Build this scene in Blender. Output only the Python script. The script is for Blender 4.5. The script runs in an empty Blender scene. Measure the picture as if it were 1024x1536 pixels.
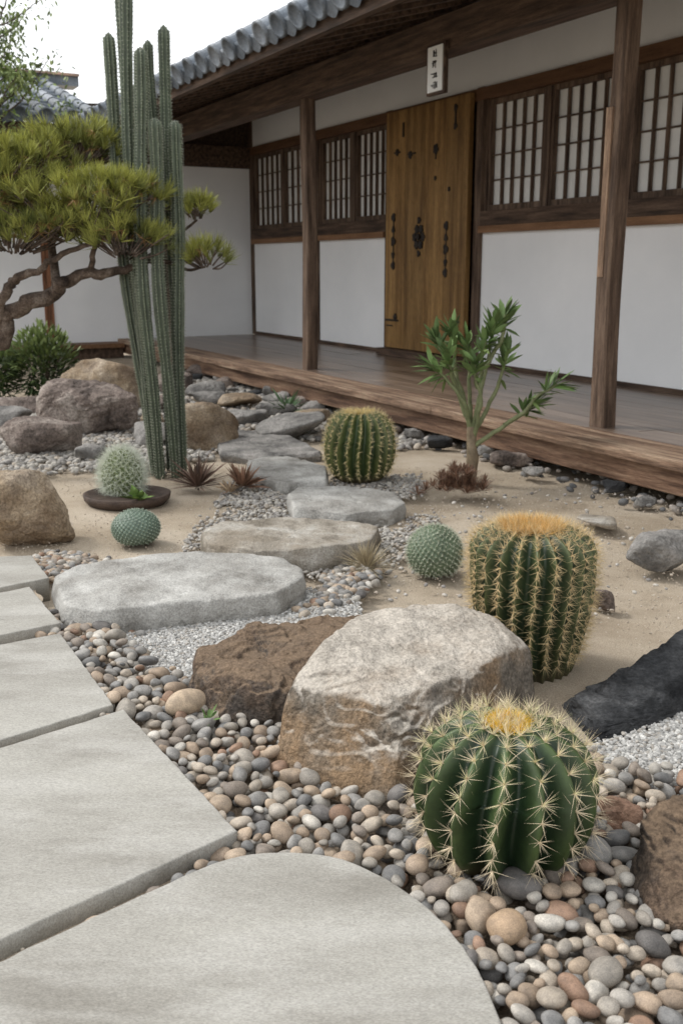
import bpy, bmesh, math, numpy as np
from mathutils import Vector, Matrix
rng=np.random.default_rng(7)
R=math.radians
scene=bpy.context.scene
# ------------------------------------------------------------------ helpers
def hsh(i,j,k,seed):
    with np.errstate(over='ignore'):
        h=(i.astype(np.uint32)*np.uint32(374761393)+j.astype(np.uint32)*np.uint32(668265263)+k.astype(np.uint32)*np.uint32(2246822519)+np.uint32(seed*3266489917%4294967296))
        h=(h^(h>>np.uint32(13)))*np.uint32(1274126177)
        h=h^(h>>np.uint32(16))
    return h.astype(np.float64)/4294967295.*2-1
def vnoise(p,seed=0):
    p=np.asarray(p,float); b=np.floor(p).astype(np.int64); f=p-b; f=f*f*(3-2*f)
    r=0
    for dx in (0,1):
        for dy in (0,1):
            for dz in (0,1):
                w=(f[:,0] if dx else 1-f[:,0])*(f[:,1] if dy else 1-f[:,1])*(f[:,2] if dz else 1-f[:,2])
                r=r+w*hsh(b[:,0]+dx,b[:,1]+dy,b[:,2]+dz,seed)
    return r
def fbm(p,seed=0,o=5,g=.5):
    r=0;a=1;p=np.asarray(p,float).copy();s=0
    for i in range(o):
        r=r+a*vnoise(p+i*17.3,seed+i);s+=a;a*=g;p=p*2.03
    return r/s
def mk(name,V,Fs,mat,col=None,smooth=True,parent=None):
    V=np.asarray(V,np.float32); me=bpy.data.meshes.new(name)
    if isinstance(Fs,np.ndarray): Fs=[Fs]
    Fs=[np.asarray(f,np.int32) for f in Fs if len(f)]
    me.vertices.add(len(V)); me.vertices.foreach_set('co',V.ravel())
    nl=sum(f.size for f in Fs); nf=sum(len(f) for f in Fs)
    me.loops.add(nl); me.polygons.add(nf)
    me.loops.foreach_set('vertex_index',np.concatenate([f.ravel() for f in Fs]))
    tot=np.concatenate([np.full(len(f),f.shape[1],np.int32) for f in Fs])
    st=np.concatenate([[0],np.cumsum(tot)[:-1]]).astype(np.int32)
    me.polygons.foreach_set('loop_start',st)
    me.update(calc_edges=True)
    me.polygons.foreach_set('use_smooth',np.full(nf,smooth,bool))
    if col is not None:
        col=np.asarray(col,np.float32)
        if col.ndim==1: col=np.tile(col,(len(V),1))
        a=me.attributes.new('Col','FLOAT_COLOR','POINT')
        a.data.foreach_set('color',np.concatenate([col[:,:3],np.ones((len(V),1),np.float32)],1).ravel())
    me.validate(); me.update()
    if mat: me.materials.append(mat)
    ob=bpy.data.objects.new(name,me); scene.collection.objects.link(ob)
    if parent: ob.parent=parent
    return ob
class B:
    def __init__(s): s.V=[];s.T=[];s.Q=[];s.C=[];s.n=0
    def add(s,V,F,col=(1,1,1)):
        V=np.asarray(V,float);F=np.asarray(F)
        if len(V)==0: return
        (s.T if F.shape[1]==3 else s.Q).append(F+s.n)
        s.V.append(V);col=np.asarray(col,float)
        s.C.append(np.tile(col,(len(V),1)) if col.ndim==1 else col[:,:3]); s.n+=len(V)
    def box(s,a0,a1,b0,b1,c0,c1,col=None):   # s,n,z frame -> local x=s,y=-n
        x0,x1=min(a0,a1),max(a0,a1);y0,y1=min(-b0,-b1),max(-b0,-b1);z0,z1=min(c0,c1),max(c0,c1)
        V=[(x,y,z) for z in (z0,z1) for y in (y0,y1) for x in (x0,x1)]
        F=[(0,2,3,1),(4,5,7,6),(0,1,5,4),(2,6,7,3),(0,4,6,2),(1,3,7,5)]
        if col is None: col=np.ones(3)*rng.uniform(.8,1.15)
        s.add(V,F,col)
    def out(s,name,mat,smooth=True,parent=None):
        Fs=[]
        if s.T: Fs.append(np.concatenate(s.T))
        if s.Q: Fs.append(np.concatenate(s.Q))
        return mk(name,np.concatenate(s.V),Fs,mat,np.concatenate(s.C),smooth,parent)
def empty(name,loc=(0,0,0),rz=0):
    e=bpy.data.objects.new(name,None);scene.collection.objects.link(e);e.location=loc;e.rotation_euler=(0,0,rz);return e
_ico={}
def ico(l):
    if l not in _ico:
        bm=bmesh.new();bmesh.ops.create_icosphere(bm,subdivisions=l,radius=1)
        _ico[l]=(np.array([v.co[:] for v in bm.verts]),np.array([[v.index for v in f.verts] for f in bm.faces]));bm.free()
    return _ico[l]
def norm(v): return v/np.maximum(np.linalg.norm(v,axis=-1,keepdims=True),1e-9)
def inpoly(P,poly):
    x,y=P[:,0],P[:,1];c=np.zeros(len(P),bool);n=len(poly)
    for i in range(n):
        x1,y1=poly[i];x2,y2=poly[(i+1)%n]
        if y1==y2: continue
        c^=((y1>y)!=(y2>y))&(x<(x2-x1)*(y-y1)/(y2-y1)+x1)
    return c
# ------------------------------------------------------------------ materials
def M(name,cols,scale=4,rough=.85,bump=.3,bscale=60,bdist=.01,speck=.25,sscale=150,attr=False,stretch=(1,1,1),spec=.3,detail=6,top=None,stain=None,topr=(.6,.95),rotz=0):
    m=bpy.data.materials.new(name);m.use_nodes=True;nt=m.node_tree;N=nt.nodes;L=nt.links
    bs=N['Principled BSDF'];bs.inputs['Roughness'].default_value=rough;bs.inputs['Specular IOR Level'].default_value=spec
    tc=N.new('ShaderNodeTexCoord');mp=N.new('ShaderNodeMapping');mp.inputs['Scale'].default_value=stretch;mp.inputs['Rotation'].default_value=(0,0,rotz)
    L.new(tc.outputs['Object'],mp.inputs['Vector'])
    def noise(sc,det=4,r=.6):
        n=N.new('ShaderNodeTexNoise');n.inputs['Scale'].default_value=sc;n.inputs['Detail'].default_value=det;n.inputs['Roughness'].default_value=r
        L.new(mp.outputs[0],n.inputs['Vector']);return n
    a=noise(scale,min(detail,8));rp=N.new('ShaderNodeValToRGB');L.new(a.outputs['Fac'],rp.inputs[0])
    e=rp.color_ramp.elements;k=len(cols)
    lo,hi=.35,.65
    e[0].position=lo;e[1].position=hi;e[0].color=(*cols[0],1);e[1].color=(*cols[-1],1)
    for i in range(1,k-1):
        q=e.new(lo+(hi-lo)*i/(k-1));q.color=(*cols[i],1)
    cur=rp.outputs[0]
    s=noise(sscale,3,.7);r2=N.new('ShaderNodeValToRGB');L.new(s.outputs['Fac'],r2.inputs[0])
    r2.color_ramp.elements[0].position=.35;r2.color_ramp.elements[1].position=.65
    v0,v1=1-speck,1+speck*.6
    r2.color_ramp.elements[0].color=(v0,v0,v0,1);r2.color_ramp.elements[1].color=(v1,v1,v1,1)
    def mul(x,y,t='MULTIPLY',f=1):
        q=N.new('ShaderNodeMix');q.data_type='RGBA';q.blend_type=t;q.inputs[0].default_value=f
        L.new(x,q.inputs[6]);L.new(y,q.inputs[7]);return q
    if stain:
        sn=noise(stain[0],5,.6);mr=N.new('ShaderNodeMapRange');mr.inputs[1].default_value=.47;mr.inputs[2].default_value=.62;mr.inputs[4].default_value=stain[2]
        L.new(sn.outputs['Fac'],mr.inputs[0]);q=N.new('ShaderNodeMix');q.data_type='RGBA';q.inputs[7].default_value=(*stain[1],1)
        L.new(mr.outputs[0],q.inputs[0]);L.new(cur,q.inputs[6]);cur=q.outputs[2]
    cur=mul(cur,r2.outputs[0]).outputs[2]
    if attr:
        at=N.new('ShaderNodeAttribute');at.attribute_name='Col';cur=mul(cur,at.outputs['Color']).outputs[2]
    if top:   # light from above painted in: upward faces mixed towards a paler colour
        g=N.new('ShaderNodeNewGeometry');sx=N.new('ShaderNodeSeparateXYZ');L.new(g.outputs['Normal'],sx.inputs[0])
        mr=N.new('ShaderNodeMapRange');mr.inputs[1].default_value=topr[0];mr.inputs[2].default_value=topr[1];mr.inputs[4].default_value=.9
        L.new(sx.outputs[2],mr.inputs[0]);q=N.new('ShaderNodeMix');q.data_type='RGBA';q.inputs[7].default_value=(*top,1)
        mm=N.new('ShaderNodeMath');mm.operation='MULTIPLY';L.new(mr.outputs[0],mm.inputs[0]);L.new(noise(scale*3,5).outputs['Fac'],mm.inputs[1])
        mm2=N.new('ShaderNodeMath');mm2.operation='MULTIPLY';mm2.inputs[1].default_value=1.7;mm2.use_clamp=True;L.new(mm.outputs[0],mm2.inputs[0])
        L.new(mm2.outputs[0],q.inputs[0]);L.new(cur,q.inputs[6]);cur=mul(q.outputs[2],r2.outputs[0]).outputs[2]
    hn=noise(bscale,5,.65);h=hn.outputs['Fac']
    bp=N.new('ShaderNodeBump');bp.inputs['Strength'].default_value=bump;bp.inputs['Distance'].default_value=bdist
    L.new(h,bp.inputs['Height']);L.new(bp.outputs[0],bs.inputs['Normal'])
    L.new(cur,bs.inputs['Base Color'])
    return m
def MA(name,rough=.6,spec=.3,var=.25,scale=30):
    return M(name,[(1-var,)*3,(1+var*.6,)*3],scale=scale,rough=rough,bump=.15,bscale=120,bdist=.003,speck=.1,attr=True,spec=spec,detail=3)
m_peb=M('pebble_stone',[(.68,.68,.68),(1.12,1.10,1.07)],scale=45,rough=.65,bump=.3,bscale=220,bdist=.002,speck=.25,sscale=500,attr=True,spec=.3,detail=4)
m_grav=M('gravel_stone',[(.75,.75,.75),(1.1,1.1,1.1)],scale=90,rough=.85,bump=.2,bscale=300,bdist=.002,speck=.2,sscale=600,attr=True,detail=2)
m_ground=M('sand_ground',[(.35,.285,.21),(.46,.385,.295),(.54,.465,.37)],scale=2.2,rough=.95,bump=.9,bscale=150,bdist=.007,speck=.3,sscale=330,spec=.1,detail=8)
m_dirt=M('dark_soil',[(.12,.092,.066),(.22,.175,.13)],scale=20,rough=1,bump=1,bscale=120,bdist=.01,speck=.4,spec=.1)
m_finegrey=M('grey_gravel_bed',[(.36,.35,.33),(.52,.51,.48)],scale=30,rough=1,bump=1,bscale=200,bdist=.006,speck=.4,sscale=300,spec=.1)
m_pav=M('paving_slab_stone',[(.26,.245,.215),(.355,.34,.305),(.42,.405,.365)],scale=2.4,rough=.88,bump=.7,bscale=60,bdist=.006,speck=.25,sscale=300,spec=.2,detail=8,stain=(5.5,(.46,.445,.41),.6),stretch=(.7,2.0,1),rotz=.6)
m_step=M('step_stone',[(.23,.22,.20),(.39,.38,.355),(.53,.52,.49)],scale=7,rough=.9,bump=.8,bscale=45,bdist=.012,speck=.3,sscale=200,spec=.2,detail=8,stain=(4,(.27,.255,.23),.5))
m_step2=M('step_stone_tan',[(.20,.175,.14),(.36,.325,.275),(.5,.475,.43)],scale=7,rough=.9,bump=.9,bscale=35,bdist=.014,speck=.3,sscale=180,spec=.2,detail=8,stain=(4,(.24,.20,.15),.6))
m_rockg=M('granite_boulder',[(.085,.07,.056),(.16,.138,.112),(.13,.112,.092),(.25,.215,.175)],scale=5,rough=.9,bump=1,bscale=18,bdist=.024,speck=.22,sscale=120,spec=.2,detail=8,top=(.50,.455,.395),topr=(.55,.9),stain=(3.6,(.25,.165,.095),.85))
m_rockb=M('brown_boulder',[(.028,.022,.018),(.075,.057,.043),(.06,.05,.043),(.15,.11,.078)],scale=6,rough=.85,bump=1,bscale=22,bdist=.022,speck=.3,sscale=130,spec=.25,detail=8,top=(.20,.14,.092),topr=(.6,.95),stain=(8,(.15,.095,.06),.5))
m_slate=M('dark_slate_rock',[(.022,.023,.025),(.055,.057,.06),(.13,.13,.132)],scale=6,rough=.75,bump=1,bscale=30,bdist=.025,speck=.4,sscale=90,spec=.25,detail=8,stretch=(1,1,3))
m_tan=M('tan_boulder',[(.20,.14,.09),(.35,.27,.185),(.47,.39,.30)],scale=5,rough=.92,bump=1,bscale=25,bdist=.025,speck=.35,sscale=110,spec=.2,detail=8,stain=(9,(.20,.155,.12),.5))
m_grey=M('grey_field_stone',[(.12,.115,.11),(.25,.24,.225),(.36,.34,.32)],scale=6,rough=.9,bump=.9,bscale=30,bdist=.02,speck=.3,sscale=110,spec=.2,detail=8)
m_purp=M('weathered_boulder',[(.11,.09,.08),(.23,.185,.16),(.38,.33,.29)],scale=5,rough=.92,bump=1,bscale=25,bdist=.03,speck=.4,sscale=80,spec=.2,detail=8)
m_cact=MA('cactus_skin',rough=.42,spec=.4,var=.25,scale=25)
m_spine=MA('cactus_spines',rough=.6,spec=.3,var=.15)
m_leaf=MA('leaves',rough=.55,spec=.3,var=.25,scale=12)
m_bark=M('bark',[(.05,.036,.028),(.12,.088,.068),(.22,.18,.15)],scale=18,rough=.95,bump=1,bscale=60,bdist=.012,speck=.4,sscale=120)
m_plas=M('white_plaster',[(.79,.80,.81),(.87,.875,.88)],scale=1.1,rough=.9,bump=.25,bscale=30,bdist=.004,speck=.03,spec=.15)
m_paper=M('shoji_paper',[(.70,.705,.69),(.82,.82,.80)],scale=2,rough=.9,bump=.05,speck=.03,spec=.1)
m_tz=M('dark_timber_upright',[(.05,.032,.022),(.11,.072,.05),(.18,.125,.088)],scale=5,rough=.75,bump=.6,bscale=18,bdist=.006,speck=.3,sscale=60,attr=True,stretch=(6,6,.5))
m_tx=M('dark_timber_beam',[(.04,.026,.018),(.085,.053,.036),(.14,.092,.063)],scale=5,rough=.75,bump=.6,bscale=18,bdist=.006,speck=.3,sscale=60,attr=True,stretch=(.5,6,6))
m_sill=M('sill_timber',[(.15,.075,.035),(.25,.135,.07)],scale=5,rough=.65,bump=.4,bscale=18,bdist=.004,speck=.25,sscale=60,attr=True,stretch=(.5,6,6))
m_floor=M('veranda_boards',[(.13,.09,.068),(.22,.16,.122),(.29,.22,.172)],scale=4,rough=.28,bump=.3,bscale=14,bdist=.003,speck=.25,sscale=40,attr=True,stretch=(.4,7,7),spec=.55)
m_edge=M('veranda_edge_timber',[(.085,.05,.032),(.22,.142,.095),(.36,.265,.185)],scale=4,rough=.7,bump=.8,bscale=14,bdist=.007,speck=.4,sscale=40,attr=True,stretch=(.5,7,7))
m_door=M('door_timber',[(.14,.073,.024),(.24,.135,.045),(.33,.195,.072)],scale=3.5,rough=.55,bump=.5,bscale=16,bdist=.005,speck=.35,sscale=50,attr=True,stretch=(5,5,.4))
m_iron=M('black_iron',[(.012,.010,.009),(.035,.025,.018)],scale=20,rough=.6,bump=.3,speck=.2)
m_tile=M('roof_tile_grey',[(.085,.105,.13),(.165,.19,.22),(.26,.285,.315)],scale=3,rough=.45,bump=.3,bscale=40,bdist=.004,speck=.25,sscale=60,attr=True,spec=.4)
# ------------------------------------------------------------------ ground
a=np.linspace(-1,1,261);sx=np.sinh(a*4.2)/np.sinh(4.2)*70
b=np.linspace(-1,1,261);sy=3.5+np.sinh(b*4.2)/np.sinh(4.2)*70
X,Y=np.meshgrid(sx,sy);P=np.stack([X.ravel(),Y.ravel(),np.zeros(X.size)],1)
fade=np.exp(-((P[:,0]/6)**2+((P[:,1]-4)/6)**2))
P[:,2]=(fbm(P*1.3,3,4)*.035+fbm(P*5,8,3)*.010-.035)*fade*np.clip((P[:,1]-2.3)*1.5,0,1)+ .05*np.exp(-(((P[:,0]-.47)/.3)**2+((P[:,1]-2.55)/.35)**2))*.6+.03*np.exp(-(((P[:,0]+1.0)/.45)**2+((P[:,1]-4.2)/.5)**2))
gn=261
I=np.arange(gn*gn).reshape(gn,gn);F=np.stack([I[:-1,:-1],I[:-1,1:],I[1:,1:],I[1:,:-1]],-1).reshape(-1,4)
mk('ground',P,F,m_ground)
def sheet(name,poly,z,mat):
    pts=[]
    n=len(poly)
    for i in range(n):
        p=np.array(poly[i]);q=np.array(poly[(i+1)%n]);k=max(2,int(np.linalg.norm(q-p)/.04))
        for j in range(k): pts.append(p+(q-p)*j/k)
    pts=np.array(pts);pp=np.c_[pts,np.zeros(len(pts))]
    pts=pts+np.c_[fbm(pp*9,1,4),fbm(pp*9+50,2,4)]*.035
    bm=bmesh.new();f=bm.faces.new([bm.verts.new((x,y,z)) for x,y in pts]);bm.normal_update()
    if f.normal.z<0: f.normal_flip()
    me=bpy.data.meshes.new(name);bm.to_mesh(me);bm.free();me.materials.append(mat)
    o=bpy.data.objects.new(name,me);scene.collection.objects.link(o);return o
pebpoly=[(-1.05,2.74),(-.68,2.70),(-.57,2.50),(-.45,2.32),(-.3,2.15),(0,2.1),(.45,1.98),(.52,1.84),(.72,1.76),(1.2,1.72),(1.2,.7),(.0,.7),(-.9,.7),(-1.05,2.0)]
sheet('pebble_bed',pebpoly,.004,m_dirt)
sheet('path_bed',[(-2.2,2.0),(-1.05,3.2),(-.95,3.0),(-.58,2.08),(-.25,1.52),(-.27,1.42),(-.6,.9),(-1.7,.5)],.018,m_ground)
patch1=[(-.58,2.52),(-.63,2.72),(-.38,2.96),(-.07,3.02),(.06,2.88),(.05,2.5),(-.25,2.2),(-.46,2.34)]
patch2=[(.50,1.9),(.62,1.98),(.8,2.12),(1.2,2.25),(1.2,1.72),(.72,1.74),(.52,1.81)]
sheet('grey_gravel_patch',patch1,.008,m_finegrey);sheet('grey_gravel_patch',patch2,.009,m_finegrey)
# ------------------------------------------------------------------ pavers
pavs=[[(-2.6,2.6),(-1.75,3.18),(-1.05,3.26),(-.92,3.01),(-1.4,2.61),(-2.2,2.0)],
[(-2.18,1.93),(-1.38,2.56),(-.95,2.91),(-.77,2.59),(-1.23,2.26),(-2.0,1.68)],
[(-1.98,1.64),(-1.21,2.23),(-.75,2.52),(-.51,2.07),(-.95,1.68),(-1.75,.97)],
[(-1.72,.93),(-.93,1.65),(-.48,2.04),(-.18,1.55),(-.66,1.11),(-1.3,.53)],
[(-1.27,.5),(-.65,1.065),(-.24,1.44),(-.16,1.487),(-.07,1.492),(.01,1.47),(.08,1.41),(.14,1.33),(.18,1.24),(.205,1.14),(.21,1.05),(.19,.9),(.0,.3),(-.8,.1)]]
def smoothpoly(p,it=2):
    p=np.array(p,float)
    for _ in range(it):
        q=np.roll(p,-1,0);p=np.stack([.75*p+.25*q,.25*p+.75*q],1).reshape(-1,2)
    return p
for i,pl in enumerate(pavs):
    pts=[];base=np.array(pl)
    if i==4: base=smoothpoly(pl,2)
    n=len(base)
    for j in range(n):
        p,q=base[j],base[(j+1)%n];k=max(1,int(np.linalg.norm(q-p)/.012))
        for t in range(k): pts.append(p+(q-p)*t/k)
    pts=np.array(pts);z0_=pts[:,:1]*0
    pts+=np.c_[fbm(np.c_[pts*40,z0_],5,3),fbm(np.c_[pts*40,z0_+9],6,3)]*.0028
    bm=bmesh.new();vs=[bm.verts.new((x,y,-.03)) for x,y in pts];f=bm.faces.new(vs);bm.normal_update()
    if f.normal.z>0: f.normal_flip()
    r=bmesh.ops.extrude_face_region(bm,geom=[f]);tv=[v for v in r['geom'] if isinstance(v,bmesh.types.BMVert)]
    for v in tv: v.co.z=.05+(.002 if i%2 else -.001)
    zt=tv[0].co.z
    bmesh.ops.recalc_face_normals(bm,faces=bm.faces)
    te=[e for e in bm.edges if all(abs(v.co.z-zt)<1e-5 for v in e.verts)]
    bmesh.ops.bevel(bm,geom=te,offset=.0035,segments=3,affect='EDGES',profile=.6)
    me=bpy.data.meshes.new('paving_slab');bm.to_mesh(me);bm.free();me.materials.append(m_pav)
    for p_ in me.polygons: p_.use_smooth=len(p_.vertices)<=4
    o=bpy.data.objects.new('paving_slab',me);scene.collection.objects.link(o)
# ------------------------------------------------------------------ rocks
def rock(name,pts,mat,p=16,amp=.012,fs=8,seed=1,lvl=6,amp2=.004,strat=0,facet=.0):
    pts=np.array(pts,float)
    bm=bmesh.new()
    for q in pts: bm.verts.new(q)
    bmesh.ops.convex_hull(bm,input=bm.verts);bm.normal_update()
    c=(pts.min(0)+pts.max(0))/2
    c=c*.5+pts.mean(0)*.5
    pl=[]
    for f in bm.faces:
        nn=np.array(f.normal[:]);d=nn@(np.array(f.verts[0].co[:])-c)
        if d<0: nn,d=-nn,-d
        if f.calc_area()>1e-6: pl.append((*nn,max(d,.004)))
    bm.free();pl=np.array(pl)
    _,ui=np.unique(np.round(pl,3),axis=0,return_index=True);pl=pl[ui]
    D,F=ico(lvl);e=(pts.max(0)-pts.min(0))/2;D=norm(D*e)
    G=np.maximum(D@pl[:,:3].T/pl[:,3],0);mx=G.max(1,keepdims=True)
    r=1/(mx[:,0]*np.sum((G/mx)**p,1)**(1/p))
    V=D*r[:,None]
    nn=norm(V/(e**2))
    h=fbm(V*fs+seed*7.7,seed,6,.5)*amp
    if facet:
        q=fbm(V*fs*.9+seed*2.3,seed+31,2)*4
        h+=(np.floor(q)+np.clip((q-np.floor(q))*5,0,1))*facet
    rd=1-np.abs(fbm(V*fs*1.2+seed*3.1,seed+9,4,.5))*2
    h+=-np.clip(rd-.82,0,1)*amp*2.5
    h+=fbm(V*fs*6,seed+3,4)*amp2
    if strat: h+=np.sin((V[:,2]*1+V[:,0]*.25+fbm(V*4,seed,3)*.03)*strat)*amp*.35
    V=V+nn*h[:,None]+c
    return mk(name,V,F,mat)
def rrock(name,x,y,w,dp,h,mat,seed=1,rot=0,p=14,amp=.03,lvl=5,sink=.25,flat=.75,**k):
    g=np.random.default_rng(seed);pts=[]
    for i in range(16):
        u=norm(g.normal(size=3));u=np.sign(u)*np.abs(u)**.75;u=u/max(abs(u).max(),.001)*g.uniform(.72,1)
        pts.append([u[0]*w/2*1.05,u[1]*dp/2*1.05,min(max(u[2],-1),flat+.25*g.random())*h*(1+sink)/2])
    pts=np.array(pts);ca,sa=math.cos(rot),math.sin(rot)
    pts[:,:2]=pts[:,:2]@np.array([[ca,sa],[-sa,ca]]);pts+=[x,y,h*(1-sink)/2]
    s=(w+dp+h)/3
    return rock(name,pts,mat,p=p,amp=amp*s,fs=2.2/s,seed=seed,lvl=lvl,amp2=amp*s*.25,facet=amp*s*.35,**k)
def sh(pts,dx=0,dy=0): return [(x+dx,y+dy,z) for x,y,z in pts]
big=[(-.115,1.94,.165),(-.06,2.05,.20),(.03,2.26,.205),(.17,2.30,.225),(.36,2.26,.205),(.43,2.18,.15),(.31,2.02,.185),(.07,1.83,.18),
(-.155,1.86,-.05),(-.05,1.745,-.05),(.06,1.68,-.05),(.13,1.70,-.05),(.44,2.08,-.05),(-.05,2.25,-.05),(.42,2.36,-.05),(.10,1.76,.10)]
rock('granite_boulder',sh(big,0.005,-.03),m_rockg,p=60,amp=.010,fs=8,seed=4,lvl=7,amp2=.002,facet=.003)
dark=[(-.36,2.2,-.04),(-.29,2.04,-.04),(-.12,2.0,-.04),(.0,2.15,-.04),(.08,2.55,-.04),(-.2,2.6,-.04),(-.37,2.4,-.04),
(-.345,2.25,.115),(-.22,2.10,.12),(-.24,2.40,.12),(.07,2.55,.115),(-.02,2.25,.13),(-.12,2.04,.095),(-.34,2.14,.10),(-.28,2.06,.05)]
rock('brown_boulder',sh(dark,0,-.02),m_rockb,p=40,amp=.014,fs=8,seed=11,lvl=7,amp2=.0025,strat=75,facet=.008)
slate=[(.46,2.2,-.04),(.52,1.93,-.04),(.62,1.97,-.04),(.79,2.11,-.04),(1.05,2.25,-.04),(1.1,2.5,-.04),(.85,2.48,-.04),(.6,2.3,-.04),
(.54,2.12,.04),(.66,2.2,.075),(.83,2.31,.115),(1.05,2.42,.12),(.80,2.17,.08),(.6,2.05,.045),(.55,1.98,.02)]
rock('slate_rock',slate,m_slate,p=40,amp=.015,fs=9,seed=21,lvl=6,amp2=.004,strat=120,facet=.007)
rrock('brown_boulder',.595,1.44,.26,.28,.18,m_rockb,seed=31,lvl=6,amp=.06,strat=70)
rrock('reddish_rock',.505,1.62,.085,.08,.085,M('reddish_stone',[(.2,.115,.075),(.33,.21,.15)],scale=12,bump=.8,bscale=60),seed=32,amp=.05)
rrock('tan_boulder',-1.15,3.58,.34,.32,.30,m_tan,seed=63,lvl=6,p=16,rot=.4,amp=.05)
rrock('field_stone',-1.68,5.5,.48,.4,.2,m_purp,seed=34,amp=.05)
rrock('weathered_boulder',-1.57,6.3,.72,.55,.34,m_purp,seed=35,lvl=6,amp=.06)
rrock('tan_boulder',-1.78,7.4,.66,.5,.39,m_tan,seed=36,amp=.06)
rrock('tan_boulder',-.80,5.75,.42,.38,.28,m_tan,seed=47,amp=.05)
rrock('field_stone',-1.12,5.8,.36,.3,.14,m_grey,seed=38,amp=.04)
rrock('field_stone',-.32,6.05,.5,.4,.15,m_grey,seed=39)
rrock('field_stone',-2.2,6.4,.5,.4,.16,m_grey,seed=40)
rrock('field_stone',-2.3,7.0,.42,.35,.13,m_purp,seed=37)
rrock('slate_rock',1.08,3.3,.23,.18,.14,m_grey,seed=46,amp=.05)
rrock('brown_stone',.79,2.88,.075,.07,.07,m_purp,seed=43,lvl=4)
rrock('flat_stone',1.01,3.85,.15,.2,.045,m_step2,seed=44,lvl=4)
for i,(x,y,w,h) in enumerate([(-.62,6.5,.3,.1),(-.95,6.6,.28,.1),(-1.08,8.0,.36,.12),(-.75,7.3,.34,.1),(-.45,7.0,.3,.09),(-1.3,7.2,.35,.14),(-1.0,7.5,.28,.1),(-.2,6.6,.3,.1),(-.55,8.0,.3,.1),(-1.4,8.3,.4,.16),(-1.9,8.3,.4,.14),(.0,6.3,.26,.08),(-.75,6.15,.26,.07),(-1.25,9.3,.4,.13),(-1.35,5.3,.2,.08),(-1.2,6.4,.2,.1)]):
    rrock('field_stone',x,y,w,w*.8,h,[m_grey,m_purp,m_grey,m_tan][i%4],seed=50+i,lvl=5,amp=.04)
steps=[([(-.89,2.93),(-.84,3.06),(-.47,3.20),(-.2,3.19),(-.115,3.06),(-.106,2.92),(-.18,2.77),(-.40,2.70),(-.664,2.60),(-.776,2.64)],.08,m_step),
([(-.518,3.51),(-.457,3.65),(-.235,3.73),(.02,3.68),(.142,3.56),(.112,3.40),(-.072,3.26),(-.296,3.23),(-.465,3.33)],.07,m_step2),
([(-.232,4.14),(-.197,4.32),(.024,4.37),(.226,4.24),(.272,4.05),(.209,3.91),(.021,3.83),(-.193,3.91)],.055,m_step),
([(-.479,4.97),(-.384,5.07),(-.176,5.0),(-.072,4.8),(-.068,4.5),(-.247,4.42),(-.396,4.59)],.05,m_step),
([(-.726,5.74),(-.66,6.1),(-.37,6.0),(-.236,5.63),(-.1,5.32),(-.4,5.2),(-.655,5.32)],.03,m_grey)]
for i,(pl,h,mt) in enumerate(steps):
    pl=np.array(pl);c=pl.mean(0)
    pts=[(x,y,h+rng.uniform(-.005,.004)) for x,y in c+(pl-c)*.985]+[(x,y,-.04) for x,y in c+(pl-c)*.97]+[(x,y,h*.5) for x,y in c+(pl-c)*1.02]
    rock('stepping_stone',pts,mt,p=60,amp=.011,fs=6,seed=70+i,lvl=6,amp2=.0025,facet=.0025)
# ------------------------------------------------------------------ pebbles
PCOL=np.array([(.30,.29,.275),(.215,.212,.208),(.38,.355,.32),(.45,.39,.32),(.52,.49,.44),(.36,.28,.21),(.29,.19,.135),(.165,.155,.148),(.43,.34,.255),(.34,.31,.27),(.27,.23,.195)])
PW=np.array([.14,.09,.13,.13,.08,.10,.06,.04,.10,.10,.08]);PW/=PW.sum()
def rotm(n,tilt=.35):
    az=rng.uniform(0,2*np.pi,n);ax=rng.normal(0,tilt,n);ay=rng.normal(0,tilt,n)
    def rx(t): o=np.zeros((n,3,3));o[:,0,0]=1;o[:,1,1]=o[:,2,2]=np.cos(t);o[:,1,2]=-np.sin(t);o[:,2,1]=np.sin(t);return o
    def ry(t): o=np.zeros((n,3,3));o[:,1,1]=1;o[:,0,0]=o[:,2,2]=np.cos(t);o[:,0,2]=np.sin(t);o[:,2,0]=-np.sin(t);return o
    def rz(t): o=np.zeros((n,3,3));o[:,2,2]=1;o[:,0,0]=o[:,1,1]=np.cos(t);o[:,0,1]=-np.sin(t);o[:,1,0]=np.sin(t);return o
    return rx(ax)@ry(ay)@rz(az)
def stones(bld,pos,r,cols,lvl,sc=(1.2,.94,.7),jit=.14,tilt=.3,rough=.18):
    D,F=ico(lvl);n=len(pos)
    if n==0: return
    S=np.array(sc)*(1+rng.uniform(-jit,jit,(n,3)))
    W=D[None]*(1+rough*np.sin(D[None]@rng.normal(0,1.8,(n,3,3))+rng.uniform(0,6,(n,1,3))).mean(2,keepdims=True))
    V=W*(S*r[:,None])[:,None,:]
    V=np.einsum('nij,nkj->nki',rotm(n,tilt),V)+pos[:,None,:]
    Fa=F[None]+(np.arange(n)*len(D))[:,None,None]
    C=np.repeat(cols[:,None,:],len(D),1)
    bld.add(V.reshape(-1,3),Fa.reshape(-1,3),C.reshape(-1,3))
def pcols(n,pal=PCOL,w=PW,j=.18):
    c=pal[rng.choice(len(pal),n,p=w)];return c*(1+rng.uniform(-j,j,(n,1)))
def excl(P,polys,ells):
    m=np.zeros(len(P),bool)
    for q in polys: m|=inpoly(P,q)
    for x,y,a_,b_ in ells: m|=((P[:,0]-x)/a_)**2+((P[:,1]-y)/b_)**2<1
    return m
ells=[(.28,1.55,.11,.11),(.595,1.44,.09,.1),(.505,1.62,.03,.03)]
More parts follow.
